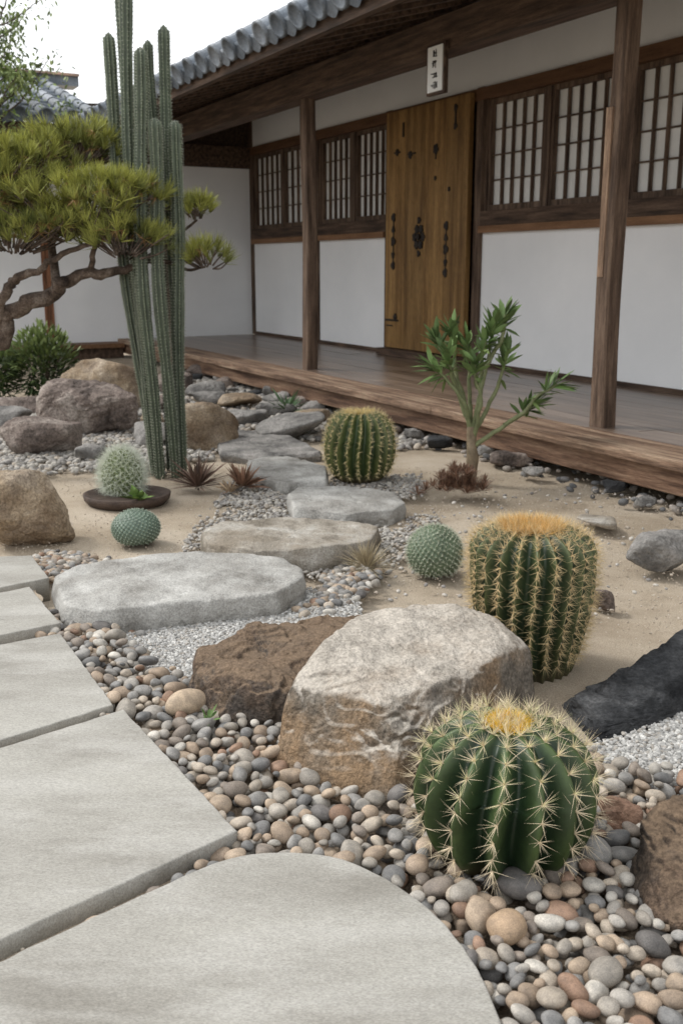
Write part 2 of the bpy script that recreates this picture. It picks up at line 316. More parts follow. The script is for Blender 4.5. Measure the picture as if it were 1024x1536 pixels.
bigp=[(-.11,1.86),(-.03,1.75),(.06,1.69),(.12,1.72),(.4,2.06),(.38,2.25),(-.03,2.15)]
darkp=[(-.33,2.2),(-.28,2.08),(-.12,2.03),(0,2.15),(0,2.45),(-.33,2.4)]
gaps=[[(-.75,1.16),(-.21,1.53),(-.25,1.44),(-.66,1.05)],[(-1.0,1.70),(-.53,2.06),(-.52,2.0),(-.95,1.62)],[(-1.2,2.28),(-.78,2.57),(-.77,2.50),(-1.2,2.2)]]
shrk=[]
for i,pl in enumerate(pavs): shrk.append([tuple(q) for q in (smoothpoly(pl,2) if i==4 else pl)])
cand=np.c_[rng.uniform(-1.05,1.15,34000),rng.uniform(.8,2.8,34000)]
cand=cand[inpoly(cand+rng.normal(0,.02,cand.shape),pebpoly)]
cand=cand[~excl(cand,shrk+gaps+[bigp,darkp],ells)]
rr=np.clip(rng.lognormal(math.log(.0142),.30,len(cand)),.007,.027)
rr[(rng.random(len(cand))<.004)]=.031
px=np.zeros(len(cand));py=px.copy();pz=px.copy();pr=px.copy();k=0;sq=.68
for (x,y),r in zip(cand,rr):
    z=r*sq*.7
    if k:
        d2=(px[:k]-x)**2+(py[:k]-y)**2;s=(pr[:k]+r)*.95;mk_=d2<s*s
        if mk_.any():
            z=max(z,(pz[:k][mk_]+sq*np.sqrt(s[mk_]**2-d2[mk_])).max())
    if z>.040: continue
    px[k],py[k],pz[k],pr[k]=x,y,z,r;k+=1
pos=np.c_[px[:k],py[:k],pz[:k]];r=pr[:k]
bl=B();stones(bl,pos,r,pcols(k),3)
bl.out('river_pebbles',m_peb)
bl=B();sp=np.array([(.245,1.30,.045),(-.345,2.08,.05),(.19,1.39,.04)])
stones(bl,sp,np.array([.030,.042,.022]),np.array([(.40,.29,.195),(.47,.37,.27),(.36,.33,.29)]),4)
bl.out('large_pebbles',m_peb)
stepolys=[[tuple(q) for q in s_[0]] for s_ in steps]
def scatter(bld,poly,n,r0,r1,lvl,pal=PCOL,w=PW,ex=(),z0=0,layers=.01,edge=.03,**k):
    P0=np.array(poly);lo,hi=P0.min(0),P0.max(0)
    c=rng.uniform(lo,hi,(n,2));c=c[inpoly(c+rng.normal(0,edge,c.shape),poly)];c=c[~excl(c,ex,[])]
    r=rng.uniform(r0,r1,len(c))
    stones(bld,np.c_[c,z0+r*.35+rng.random(len(c))*layers],r,pcols(len(c),pal,w),lvl,**k)
GP=np.array([(.48,.47,.45),(.36,.355,.34),(.6,.59,.56),(.41,.38,.34)]);GW=np.array([.35,.25,.25,.15])
MP=np.array([(.40,.38,.35),(.33,.31,.285),(.49,.46,.41),(.26,.245,.23),(.43,.375,.31)]);MW=np.array([.28,.2,.27,.12,.13])
SP=np.array([(.50,.425,.34),(.40,.34,.27),(.58,.515,.43)]);SW=np.array([.5,.2,.3])
bl=B()
scatter(bl,patch1,26000,.003,.006,1,GP,GW,ex=stepolys+[darkp],rough=.3,layers=.006,z0=.004)
scatter(bl,patch2,20000,.003,.0065,1,GP,GW,rough=.3,layers=.006,z0=.004)
bl.out('fine_grey_gravel',m_grav,smooth=False)
bl=B()
scatter(bl,[(-.57,3.36),(-.59,3.75),(-.45,4.1),(-.28,4.25),(-.15,3.95),(.05,3.8),(.30,3.85),(.38,4.15),(.40,3.80),(.2,3.45),(.10,3.22),(-.1,3.18),(-.45,3.18)],7000,.004,.010,2,MP,MW,ex=stepolys,z0=-.015,layers=.012,edge=.05)
scatter(bl,[(-.55,4.2),(-.3,4.22),(-.1,4.4),(.30,4.38),(.40,4.75),(.05,5.0),(-.05,4.6),(-.4,4.5),(-.55,4.9)],5000,.004,.011,2,MP,MW,ex=stepolys,z0=-.015,layers=.012,edge=.05)
scatter(bl,[(-.16,2.74),(-.08,2.85),(-.03,3.15),(.13,3.3),(.12,3.15),(.03,2.95),(-.03,2.8)],800,.009,.018,2,ex=stepolys,layers=.012)
scatter(bl,[(-1.0,3.1),(-1.1,3.35),(-.95,3.45),(-.78,3.25),(-.83,3.1)],500,.008,.016,2,ex=stepolys+shrk)
scatter(bl,[(-1.9,4.6),(-2.2,6.0),(-1.2,6.6),(-.7,5.4),(-1.1,4.9),(-1.35,5.1)],7000,.008,.019,2,MP,MW,z0=-.02,layers=.015,edge=.06)
scatter(bl,[(-2.2,6.2),(-2.2,9),(-1.0,9.4),(-.2,7.2),(.6,5.9),(.3,5.6),(-.6,6.2)],7500,.012,.026,2,MP,MW,z0=-.02,layers=.015)
scatter(bl,[(-.93,2.70),(-.68,2.64),(-.58,2.52),(-.60,2.66),(-.5,2.72),(-.66,2.62)],500,.008,.016,2,ex=stepolys+shrk)
bl.out('small_gravel',m_grav)
bl=B()
scatter(bl,[(-1.6,3.0),(-1.6,5.2),(.0,5.2),(1.6,4.6),(2.0,2.2),(.4,2.2),(.2,3)],12000,.0015,.0035,1,SP,SW,ex=stepolys+shrk,z0=-.008,layers=.006)
scatter(bl,[(.0,3.2),(.3,3.5),(.5,4.6),(1.3,4.4),(1.2,3),(.3,2.6)],300,.004,.009,2,MP,MW,z0=-.004,layers=.003)
scatter(bl,[(-.95,.7),(-1.0,1.70),(-.5,2.1),(-.2,1.55),(-.24,1.4)],2500,.0015,.004,1,SP,SW,z0=.016,layers=.003)
bl.out('sand_grit',m_grav)
# ------------------------------------------------------------------ house
e_h=empty('japanese_house',(-1.083,12.48,0),math.atan2(-.8813,.4726))
C0=np.array([-1.083,12.48]);dv=np.array([.4726,-.8813]);nv=np.array([-.8813,-.4726])
S1=13.0
def slopebox(bld,s0,s1,nA,zA,nB,zB,th,col=None):
    V=[]
    for s in (s0,s1):
        for (n_,z_) in ((nA,zA),(nB,zB)):
            V+= [(s,-n_,z_),(s,-n_,z_+th)]
    F=[(0,1,3,2),(4,6,7,5),(0,4,5,1),(2,3,7,6),(0,2,6,4),(1,5,7,3)]
    bld.add(V,F,np.ones(3)*rng.uniform(.8,1.1) if col is None else col)
pl=B()
def wallseg(s0,s1,z0,z1): pl.box(s0,s1,-.12,0,z0,z1,(1,1,1))
wallseg(-.1,3.27,.2,1.27);wallseg(4.63,S1,.2,1.27)
wallseg(-.1,S1,2.355,2.95)
pl.box(S1-.1,S1,-4,-.12,0,2.95,(1,1,1));pl.box(-.12,S1,-4.3,-4.1,0,2.95,(1,1,1))
pl.box(-.12,0,.0,7.5,.1,2.12,(1,1,1))
pl.out('plaster_walls',m_plas,False,e_h)
tx=B();tz=B();sl=B()
slopebox(tx,-.115,-.01,2.2,2.1,0,2.2,.23,(.6,.6,.6));slopebox(tx,-.112,-.013,2.15,2.25,0,2.36,.46,(.6,.6,.6))
tx.box(3.2,4.7,-.14,-.02,.2,2.36,(.4,.4,.4))
for s0 in (-.02,1.70,6.17,7.75,9.6,11.4): tz.box(s0,s0+.11,-.1,.012,.2,2.36 if s0>0 else 2.9)
tz.box(3.20,3.30,-.1,.03,.2,2.36);tz.box(4.60,4.69,-.1,.03,.2,2.36)
for n0 in (2.40,5.4): tz.box(-.1,.015,n0,n0+.1,.1,2.12,(1.9,1.3,1.0))
for a_,b_ in ((0.09,3.2),(4.69,S1)):
    sl.box(a_,b_,-.1,.05,1.262,1.315,(1.1,1.1,1.1));tx.box(a_,b_,-.1,.03,1.317,1.43)
    tx.box(a_,b_,-.1,.022,.2,.235)
sl.box(0.09,S1,-.1,.035,2.262,2.353,(.62,.6,.6))
tx.box(0.09,S1,-.1,.02,2.68,2.78)
tx.box(-.06,.05,.0,7.5,2.122,2.36);tx.box(-.06,.02,.0,7.5,.06,.12)
sl.box(.02,.36,1.72,7.5,.12,.165,(.8,.8,.8));tx.box(.05,.30,1.72,7.5,.0,.12)
tx.out('beams',m_tx,False,e_h);sl.out('sills',m_sill,False,e_h)
pp=B();gb=B();fr=B()
wins=[(.11,.86),(.92,1.68),(1.84,2.47),(2.57,3.18),(4.72,5.40),(5.47,6.15),(6.30,6.98),(7.05,7.73),(7.88,8.7),(8.77,9.58),(9.73,10.5),(10.57,11.38)]
for s0,s1 in wins:
    pp.box(s0,s1,-.07,-.055,1.43,2.26,np.ones(3)*rng.uniform(.93,1.05))
    for a_,b_ in ((s0,s0+.03),(s1-.03,s1)): fr.box(a_,b_,-.05,-.01,1.43,2.26)
    fr.box(s0+.03,s1-.03,-.05,-.012,1.43,1.475);fr.box(s0+.03,s1-.03,-.05,-.012,2.225,2.26)
    w=s1-s0-.06
    for i in range(1,5):
        x=s0+.03+w*i/5;gb.box(x-.0065,x+.0065,-.05,-.022,1.475,2.225)
    for i in range(1,4):
        z=1.475+.75*i/4;gb.box(s0+.03,s1-.03,-.048,-.026,z-.005,z+.005)
for a_,b_ in ((.86,.92),(2.47,2.57),(5.40,5.47),(6.98,7.05),(8.7,8.77),(10.5,10.57),(1.81,1.84),(3.18,3.2),(4.69,4.72),(6.28,6.30)): tz.box(a_,b_,-.08,.0,1.43,2.262)
pp.out('shoji_paper',m_paper,False,e_h);gb.out('shoji_lattice',m_tz,False,e_h);fr.out('shoji_frames',m_tz,False,e_h)
def post(s,n,w,h,z0=.2):
    pr_=[(-1,-.82),(-.82,-1),(.82,-1),(1,-.82),(1,.82),(.82,1),(-.82,1),(-1,.82)]
    V=[];K=24
    for i in range(K+1):
        z=z0+(h-z0)*i/K;ww=w/2*(1-.06*i/K+.03*math.sin(z*5+s))
        for a_,b_ in pr_: V.append((s+a_*ww+.006*math.sin(z*3.1+s),-n+b_*ww+.005*math.cos(z*2.3+s),z))
    F=[(i*8+j,i*8+(j+1)%8,(i+1)*8+(j+1)%8,(i+1)*8+j) for i in range(K) for j in range(8)]
    tz.add(V,F,np.ones(3)*1.15)
for s in (.9,4.28,7.64,11.1): post(s,1.35,.098,2.225)
tz.box(7.60,7.640,1.385,1.407,.95,1.74,(2.6,2.6,2.5))
tz.out('posts',m_tz,False,e_h)
bm_=B();bm_.box(-.1,S1,1.27,1.43,2.225,2.42);bm_.box(0,S1,1.0,1.05,2.42,2.50)
bm_.out('lintel_beam',m_tx,False,e_h)
ra=B()
for s in np.arange(0,S1,.30): slopebox(ra,s,s+.06,2.15,2.255,0,2.82,.075)
slopebox(ra,-.1,S1+.3,2.19,2.332,-.1,2.93,.02,(.8,.8,.8))
ra.box(-.1,S1+.3,2.17,2.22,2.25,2.33,(.9,.9,.9))
ra.out('rafters',m_tx,False,e_h)
def roof(bld,s0,s1,nE,zE,nR,zR,sp=.25,rad=.062,axis='s',seg=.27):
    L=math.hypot(nR-nE,zR-zE);ns=int(L/seg);dn=(nR-nE)/L;dz=(zR-zE)/L
    K=7
    def pt(s,a_,h):
        nn_=np.array([-dz,dn]) if dn>0 else np.array([dz,-dn])
        n2=nE+dn*a_+nn_[0]*h;z2=zE+dz*a_+nn_[1]*h
        return (s,-n2,z2) if axis=='s' else (n2,-s,z2)
    V=[pt(s0,0,0),pt(s1,0,0),pt(s1,L,0),pt(s0,L,0),pt(s0,0,-.06),pt(s1,0,-.06),pt(s1,L,-.06),pt(s0,L,-.06)]
    bld.add(V,[(0,1,2,3),(7,6,5,4),(0,4,5,1),(1,5,6,2),(2,6,7,3),(3,7,4,0)],(.75,.75,.75))
    for s in np.arange(s0+sp/2,s1,sp):
        for i in range(ns):
            a0=i*seg-(.02 if i==0 else 0);a1=(i+1)*seg+.01;V=[]
            c=np.ones(3)*rng.uniform(.75,1.25)
            for a_,rd in ((a0,rad*1.06),(a1,rad*.94)):
                for j in range(K):
                    t=math.pi*j/(K-1);V.append(pt(s+rd*math.cos(t),a_,rd*math.sin(t)+.012))
            F=[(j,j+1,K+j+1,K+j) for j in range(K-1)];bld.add(V,F,c)
            V=[pt(s+rad,a0+.0,.03),pt(s+sp-rad,a0,.03),pt(s+sp-rad,a1,.006),pt(s+rad,a1,.006),pt(s+rad,a0,.002),pt(s+sp-rad,a0,.002)]
            bld.add(V,[(0,1,2,3),(0,4,5,1)],np.ones(3)*rng.uniform(.75,1.2))
        V=[];K2=14
        for a_,rd in ((-.02,rad*1.25),(-.045,rad*1.25),(-.045,rad*.95),(-.035,rad*.9)):
            for j in range(K2):
                t=2*math.pi*j/K2;V.append(pt(s+rd*math.cos(t),a_,rd*math.sin(t)+.012))
        V.append(pt(s,-.035,.012))
        F=[(k_*K2+j,k_*K2+(j+1)%K2,(k_+1)*K2+(j+1)%K2,(k_+1)*K2+j) for k_ in range(3) for j in range(K2)]
        b0=bld.n;bld.add(V,F,(.8,.8,.8));
        bld.T.append(np.array([(3*K2+j,3*K2+(j+1)%K2,4*K2) for j in range(K2)])+b0)
        V=[];
        for j in range(7):
            q=j/6;x=s+rad+(sp-2*rad)*q;dd=.05+.03*math.sin(q*math.pi);V+=[pt(x,-.02,.025-.02*math.sin(q*math.pi)),pt(x,-.035,-dd)]
        bld.add(V,[(2*j,2*j+2,2*j+3,2*j+1) for j in range(6)],(.55,.55,.55))
rt=B()
roof(rt,-.1,S1+.4,2.25,2.37,-2.1,4.75)
slopebox(rt,-.1,S1+.4,-2.1,4.72,-6.4,2.4,.06,(.8,.8,.8))
rt.out('roof_tiles',m_tile,True,e_h)
rw=B();roof(rw,1.9,9,.9,2.44,-1.6,3.16,sp=.26,axis='n')
rw.out('wing_roof_tiles',m_tile,True,e_h)
rg=B();rg.box(-.3,S1+.4,-2.25,-1.95,4.75,5.0,(.8,.8,.8));rg.box(-.35,S1+.4,-2.3,-1.9,5.0,5.04,(1.1,1.1,1.1))
rg.box(-1.75,-1.45,1.6,9,3.12,3.23,(.9,.9,.9));rg.box(-1.8,-1.4,1.6,9,3.23,3.255,(2.2,1.3,.85))
rg.out('roof_ridges',m_tile,False,e_h)
wf=B();wf.box(.78,.88,1.9,9,2.30,2.38);wf.box(-.1,.8,1.9,9,2.362,2.375)
for n_ in np.arange(2.0,9,.3): wf.box(-.05,.85,n_,n_+.06,2.29,2.36)
wf.out('wing_eave',m_tx,False,e_h)
go=B();V=[];K=16
for i in range(K+1):
    t=i/K;n_=-2.1+1.7*t;z_=4.95-1.05*t+.30*t*t*t*1.6;w=.10
    V+=[(-.45-w,-n_,z_),(-.45+w,-n_,z_),(-.45+w,-n_,z_+.22),(-.45-w,-n_,z_+.22)]
F=[(i*4+j,i*4+(j+1)%4,(i+1)*4+(j+1)%4,(i+1)*4+j) for i in range(K) for j in range(4)]+[(3,2,1,0),(K*4,K*4+1,K*4+2,K*4+3)]
go.add(V,F,(.6,.6,.6));go.out('descending_ridge',m_tile,False,e_h)
vf=B()
for n0 in np.arange(.01,1.45,.13):
    s=-.0+rng.uniform(-1,0)
    while s<S1:
        l=rng.uniform(2.2,3.6);vf.box(max(s,.12),min(s+l,S1)-.003,n0,n0+.126,.165,.2+rng.uniform(-.001,.001),np.ones(3)*rng.uniform(.75,1.2));s+=l
vf.out('veranda_floor',m_floor,False,e_h)
ve=B();s=.12
for l in (3.1,3.4,3.4,3.3):
    ve.box(s,s+l-.004,1.443,1.73,.155,.203,np.ones(3)*rng.uniform(.95,1.15));s+=l
ve.box(.1,S1,1.60,1.70,.045,.153,(.8,.72,.68))
o=ve.out('veranda_edge',m_edge,False,e_h)
mo=o.modifiers.new('b','BEVEL');mo.width=.006;mo.segments=2
vs=B()
for s in np.arange(.9,S1,1.7): vs.box(s-.06,s+.06,1.35,1.5,-.02,.15)
vs.box(.1,S1,.0,.05,-.02,.16,(.5,.5,.5));vs.out('veranda_supports',m_tx,False,e_h)
dr=B();dw=(4.59-3.31)/4
for i in range(4): dr.box(3.31+dw*i+.002,3.31+dw*(i+1)-.002,.045,.085+.001*i,.27,2.325,np.ones(3)*rng.uniform(.8,1.15))
dr.out('door_planks',m_door,False,e_h)
dt=B();dt.box(3.28,4.62,.0,.16,.203,.262);dt.out('door_threshold',m_tx,False,e_h)
ir=B()
def strip(s,z,w,h,q=.094): ir.box(s-w/2,s+w/2,.085,q,z-h/2,z+h/2,(1,1,1))
def flower(s,z,r_,lobes=4,ph=0,q0=0):
    V=[];K=30
    for q in (.085,.096+q0):
        for j in range(K):
            t=2*math.pi*j/K;rd=r_*(.62+.38*abs(math.cos(lobes*t/2+ph))**.7);V.append((s+rd*math.cos(t)*.85,-q,z+rd*math.sin(t)))
    V+= [(s,-.1-q0,z)]
    F=[(j,(j+1)%K,K+(j+1)%K,K+j) for j in range(K)]
    b0=ir.n;ir.add(V,F,(1,1,1));ir.T.append(np.array([(K+j,K+(j+1)%K,2*K) for j in range(K)])+b0)
for s,z,sc in ((3.50,1.98,.03),(3.72,1.94,.035),(4.12,1.95,.045),(4.12,1.72,.02),(4.33,1.62,.02)): flower(s,z,sc,5,.3)
strip(3.50,1.98,.10,.012);strip(3.74,1.95,.13,.012);strip(4.12,1.93,.015,.12);strip(3.6,2.16,.02,.12)
for s,z,h in ((3.45,1.22,.42),(4.30,1.14,.38)):
    strip(s,z,.014,h,.091)
    for q,r_ in ((-.5,.04),(-.28,.032),(.0,.045),(.25,.032),(.5,.04)): flower(s,z+q*h,r_,3,q*3)
for a_ in range(6): flower(3.88+.065*math.cos(a_*1.047),1.25+.075*math.sin(a_*1.047),.04,5,a_,.001*a_)
flower(3.88,1.25,.03,8,0,.01);flower(3.88,1.39,.03,3);flower(3.88,1.11,.03,3)
strip(4.40,2.17,.022,.17);flower(4.40,2.24,.03,3);flower(4.40,2.1,.03,3)
strip(3.44,.52,.22,.018);flower(3.50,.55,.035);strip(3.40,.47,.10,.012);strip(4.45,.55,.16,.015)
ir.out('door_ironwork',m_iron,False,e_h)
pq=B();pq.box(6.09,6.28,1.435,1.46,1.99,2.27,(.9,.9,.9));pq.out('plaque_frame',m_tx,False,e_h)
pq=B();pq.box(6.108,6.262,1.46,1.467,2.005,2.255,(.85,.85,.85));pq.out('plaque_board',m_paper,False,e_h)
pq=B();g=np.random.default_rng(3)
for z in (2.215,2.155,2.095,2.04):
    for q in range(4):
        zz=z+g.uniform(-.02,.02);w_=g.uniform(.012,.03);x=6.185+g.uniform(-.015,.015);pq.box(x-w_,x+w_,1.467,1.4685+q*.0003,zz-.002,zz+.002,(5,5,5))
    for q in range(3):
        x=6.185+g.uniform(-.03,.03);h_=g.uniform(.01,.022);pq.box(x-.002,x+.002,1.467,1.470+q*.0003,z-h_,z+h_,(5,5,5))
pq.out('plaque_lettering',m_iron,False,e_h)
for i,s in enumerate(np.arange(2.5,11,.33)):
    n_=rng.uniform(1.60,1.86);p_=C0+dv*(s+rng.uniform(-.1,.1))+nv*n_
    w=rng.uniform(.10,.24);rrock('edging_stone',p_[0],p_[1],w,w*.75,w*rng.uniform(.3,.5),[m_grey,m_slate,m_grey,m_purp][i%4],seed=200+i,lvl=4,amp=.05)
bl=B()
P4=[tuple(C0+dv*a_+nv*b_) for a_,b_ in ((2,1.5),(12,1.5),(12,1.84),(9,1.86),(2,1.80))]
scatter(bl,P4,7000,.010,.024,2,np.array([(.2,.195,.19),(.3,.27,.24),(.13,.13,.13)]),np.array([.4,.35,.25]),z0=-.02,layers=.02)
bl.out('edging_gravel',m_grav)
# ------------------------------------------------------------------ cacti
def spines(bld,P,N,L,k,spread,w,col,colv=.15,lj=.3):
    n=len(P)*k
    P=np.repeat(P,k,0);N=np.repeat(N,k,0)
    L_=L*(1+rng.uniform(-lj,lj,n))
    D=norm(N+rng.normal(0,spread,(n,3)))
    a_=norm(np.cross(D,rng.normal(size=(n,3))));b_=np.cross(D,a_)
    V=[]
    for t in (0,2.094,4.189): V.append(P+(a_*math.cos(t)+b_*math.sin(t))*w)
    V.append(P+D*L_[:,None]);V=np.stack(V,1).reshape(-1,3)
    base=np.arange(n)*4;F=np.stack([np.stack([base+i,base+(i+1)%3,base+3],1) for i in range(3)],1).reshape(-1,3)
    c=np.array(col)*(1+rng.uniform(-colv,colv,(n,1)));bld.add(V,F,np.repeat(c,4,0))
def barrel(name,x,y,Rr,H,ribs,depth,prof,lean=(0,0),z0=0,cv=(.02,.05,.02),cc=(.06,.11,.03),ns=11,na=11,sl=.03,scol=(.6,.5,.36),sw=.0006,spread=.6,crown=(.55,.38,.08),ncrown=400,crl=.02,dimple=.1,seg=14,crad=.27,pale=None,vexp=1.15):
    e=empty(name,(0,0,0));nt=ribs*seg;nv_=70
    th=np.arange(nt)/nt*2*np.pi;tt=np.linspace(0,1,nv_)
    pr_,pz_=prof(tt)
    def surf(th,t,out=0):
        r_,z_=np.interp(t,tt,pr_),np.interp(t,tt,pz_)
        ph=ribs*(th+.05*np.sin(z_*5))/2
        v=np.abs(np.sin(ph))**vexp
        dd=depth*(np.clip(r_,0,1)**.6)
        rd=r_*(1-dd*v)*Rr*(1+.02*np.sin(3*th+1))
        zz=z_*H-dimple*H*np.exp(-(r_/.28)**2)*(z_>.5)-.03*H*v*(z_>.6)*r_
        return np.stack([x+rd*np.cos(th)+lean[0]*z_,y+rd*np.sin(th)+lean[1]*z_,z0+zz],-1),v
    TH,T=np.meshgrid(th,tt);V,v=surf(TH.ravel(),T.ravel())
    I=np.arange(nv_*nt).reshape(nv_,nt);J=np.roll(I,-1,1)
    F=np.stack([I[:-1],J[:-1],J[1:],I[1:]],-1).reshape(-1,4)
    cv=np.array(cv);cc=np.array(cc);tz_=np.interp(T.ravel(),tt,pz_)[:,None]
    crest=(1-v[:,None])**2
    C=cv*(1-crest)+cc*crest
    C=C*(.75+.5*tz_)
    C=C*(1+.3*fbm(V*30,5,3)[:,None])
    br=np.clip(.16-tz_+.08*fbm(V*20,2,3)[:,None],0,1)*5;br=np.clip(br,0,1);C=C*(1-br)+np.array([.13,.10,.055])*br
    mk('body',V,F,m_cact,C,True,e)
    sb=B()
    r_,z_=pr_*Rr,pz_*H;arc=np.r_[0,np.cumsum(np.hypot(np.diff(r_),np.diff(z_)))]
    aa=np.linspace(arc[-1]*.14,arc[-1]*.95,na);ta=np.interp(aa,arc,tt)
    thc=2*np.pi*np.arange(ribs)/ribs
    A,Tq=np.meshgrid(thc,ta);A=A.ravel();Tq=Tq.ravel()+rng.normal(0,.006,A.size)
    zq=np.interp(Tq,tt,pz_);A=A-.05*np.sin(zq*5)
    P_,_=surf(A,Tq);P2,_=surf(A,Tq+.01);tg=norm(P2-P_);ra_=np.stack([np.cos(A),np.sin(A),0*A],-1);side=norm(np.cross(tg,ra_));N=norm(np.cross(side,tg));N*=np.sign((N*ra_).sum(1)+N[:,2]*.3)[:,None]
    spines(sb,P_,N,sl,ns,spread,sw,scol,colv=.3)
    spines(sb,P_-N*.001,N,.004,8,1.0,.0012,(.5,.42,.30))
    if pale:
        up_=zq>.66;spines(sb,P_[up_],N[up_],sl*.8,pale[1],.8,sw*.8,pale[0])
    if ncrown:
        q=np.sqrt(rng.random(ncrown))*crad;aq=rng.uniform(0,6.283,ncrown)
        tq=np.interp(-q,-pr_[nv_//2:],tt[nv_//2:]);Pc,_=surf(aq,tq)
        nc=norm(np.stack([np.cos(aq)*q*3,np.sin(aq)*q*3,np.ones(ncrown)],-1))
        spines(sb,Pc,nc,crl,5,.5,sw*1.1,crown,colv=.35)
    sb.out('spines',m_spine,False,e)
    return e
def pglobe(t,ex=.78,lo=-75):
    ph=np.radians(lo+(90-lo)*t);r_=np.cos(ph)**ex;z=(np.sin(ph)-math.sin(R(lo)))/(1-math.sin(R(lo)));r_[-1]=.001;return r_,z
def pbarrel(t):
    ph=np.clip((t-.7)/.3,0,1)
    r_=np.where(t<.7,.60+.40*np.sin(np.clip(t/.62,0,1)*np.pi/2)**.8,1);cap=np.cos(ph*np.pi/2)**.75;r_=r_*np.maximum(cap,.001)
    z=np.where(t<.7,t/.7*.84,.84+.16*np.sin(ph*np.pi/2));return r_,z
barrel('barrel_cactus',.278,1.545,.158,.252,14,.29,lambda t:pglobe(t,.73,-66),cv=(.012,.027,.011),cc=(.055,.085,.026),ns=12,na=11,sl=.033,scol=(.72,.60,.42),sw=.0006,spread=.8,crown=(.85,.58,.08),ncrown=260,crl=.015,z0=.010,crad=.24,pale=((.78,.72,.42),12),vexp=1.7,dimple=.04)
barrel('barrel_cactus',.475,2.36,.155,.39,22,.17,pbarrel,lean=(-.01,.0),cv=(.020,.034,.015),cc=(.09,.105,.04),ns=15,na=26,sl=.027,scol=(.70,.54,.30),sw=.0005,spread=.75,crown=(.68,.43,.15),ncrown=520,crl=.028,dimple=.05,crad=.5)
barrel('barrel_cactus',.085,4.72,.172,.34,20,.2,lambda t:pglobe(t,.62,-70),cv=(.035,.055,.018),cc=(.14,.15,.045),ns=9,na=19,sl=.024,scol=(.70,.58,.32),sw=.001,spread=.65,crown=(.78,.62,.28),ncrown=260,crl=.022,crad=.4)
def glob(name,x,y,Rr,H,cb,ct,ns,sl,scol,z0=0,sw=.0007,n=420):
    e=empty(name);i=np.arange(n);z=1-1.75*(i+.5)/n;a_=i*2.39996;rr_=np.sqrt(np.maximum(1-z*z,0))
    A=np.stack([rr_*np.cos(a_),rr_*np.sin(a_),z],-1)
    D,F=ico(6);dm=np.full(len(D),-1.)
    for s in range(0,len(D),4000): dm[s:s+4000]=(D[s:s+4000]@A.T).max(1)
    ang=np.arccos(np.clip(dm,-1,1));bp=np.clip(1-(ang/.115)**2,-.3,1)
    V=D*(1+.07*bp[:,None]);C=np.array(cb)*(1-np.clip(bp,0,1)[:,None])+np.array(ct)*np.clip(bp,0,1)[:,None]
    sc=np.array([Rr,Rr,H*.58]);cn=np.array([x,y,z0+H*.42])
    mk('body',V*sc+cn,F,m_cact,C,True,e);sb=B()
    spines(sb,A*1.07*sc+cn,norm(A/sc),sl,ns,.7,sw,scol);sb.out('spines',m_spine,False,e);return e
glob('globe_cactus',.315,3.25,.088,.15,(.06,.088,.05),(.13,.175,.105),9,.012,(.56,.58,.46))
glob('globe_cactus',-.77,3.63,.086,.115,(.055,.09,.065),(.15,.20,.15),6,.005,(.5,.56,.46))
glob('fuzzy_cactus',-.96,4.30,.085,.19,(.05,.08,.02),(.17,.21,.07),13,.042,(.68,.71,.60),z0=.03,sw=.0008,n=260)
K=40;prof=[(.10,.0),(.155,.0),(.175,.022),(.18,.045),(.17,.047),(.155,.035),(.0,.032)]
V=[(-.93+1.05*r_*math.cos(2*math.pi*j/K),4.24+.95*r_*math.sin(2*math.pi*j/K),z_) for r_,z_ in prof for j in range(K)]
F=np.array([(i*K+j,i*K+(j+1)%K,(i+1)*K+(j+1)%K,(i+1)*K+j) for i in range(len(prof)-1) for j in range(K)])
mk('shallow_dark_dish',V,F,M('dark_dish_clay',[(.05,.035,.028),(.10,.07,.055)],scale=20,rough=.7,bump=.5),None,True)
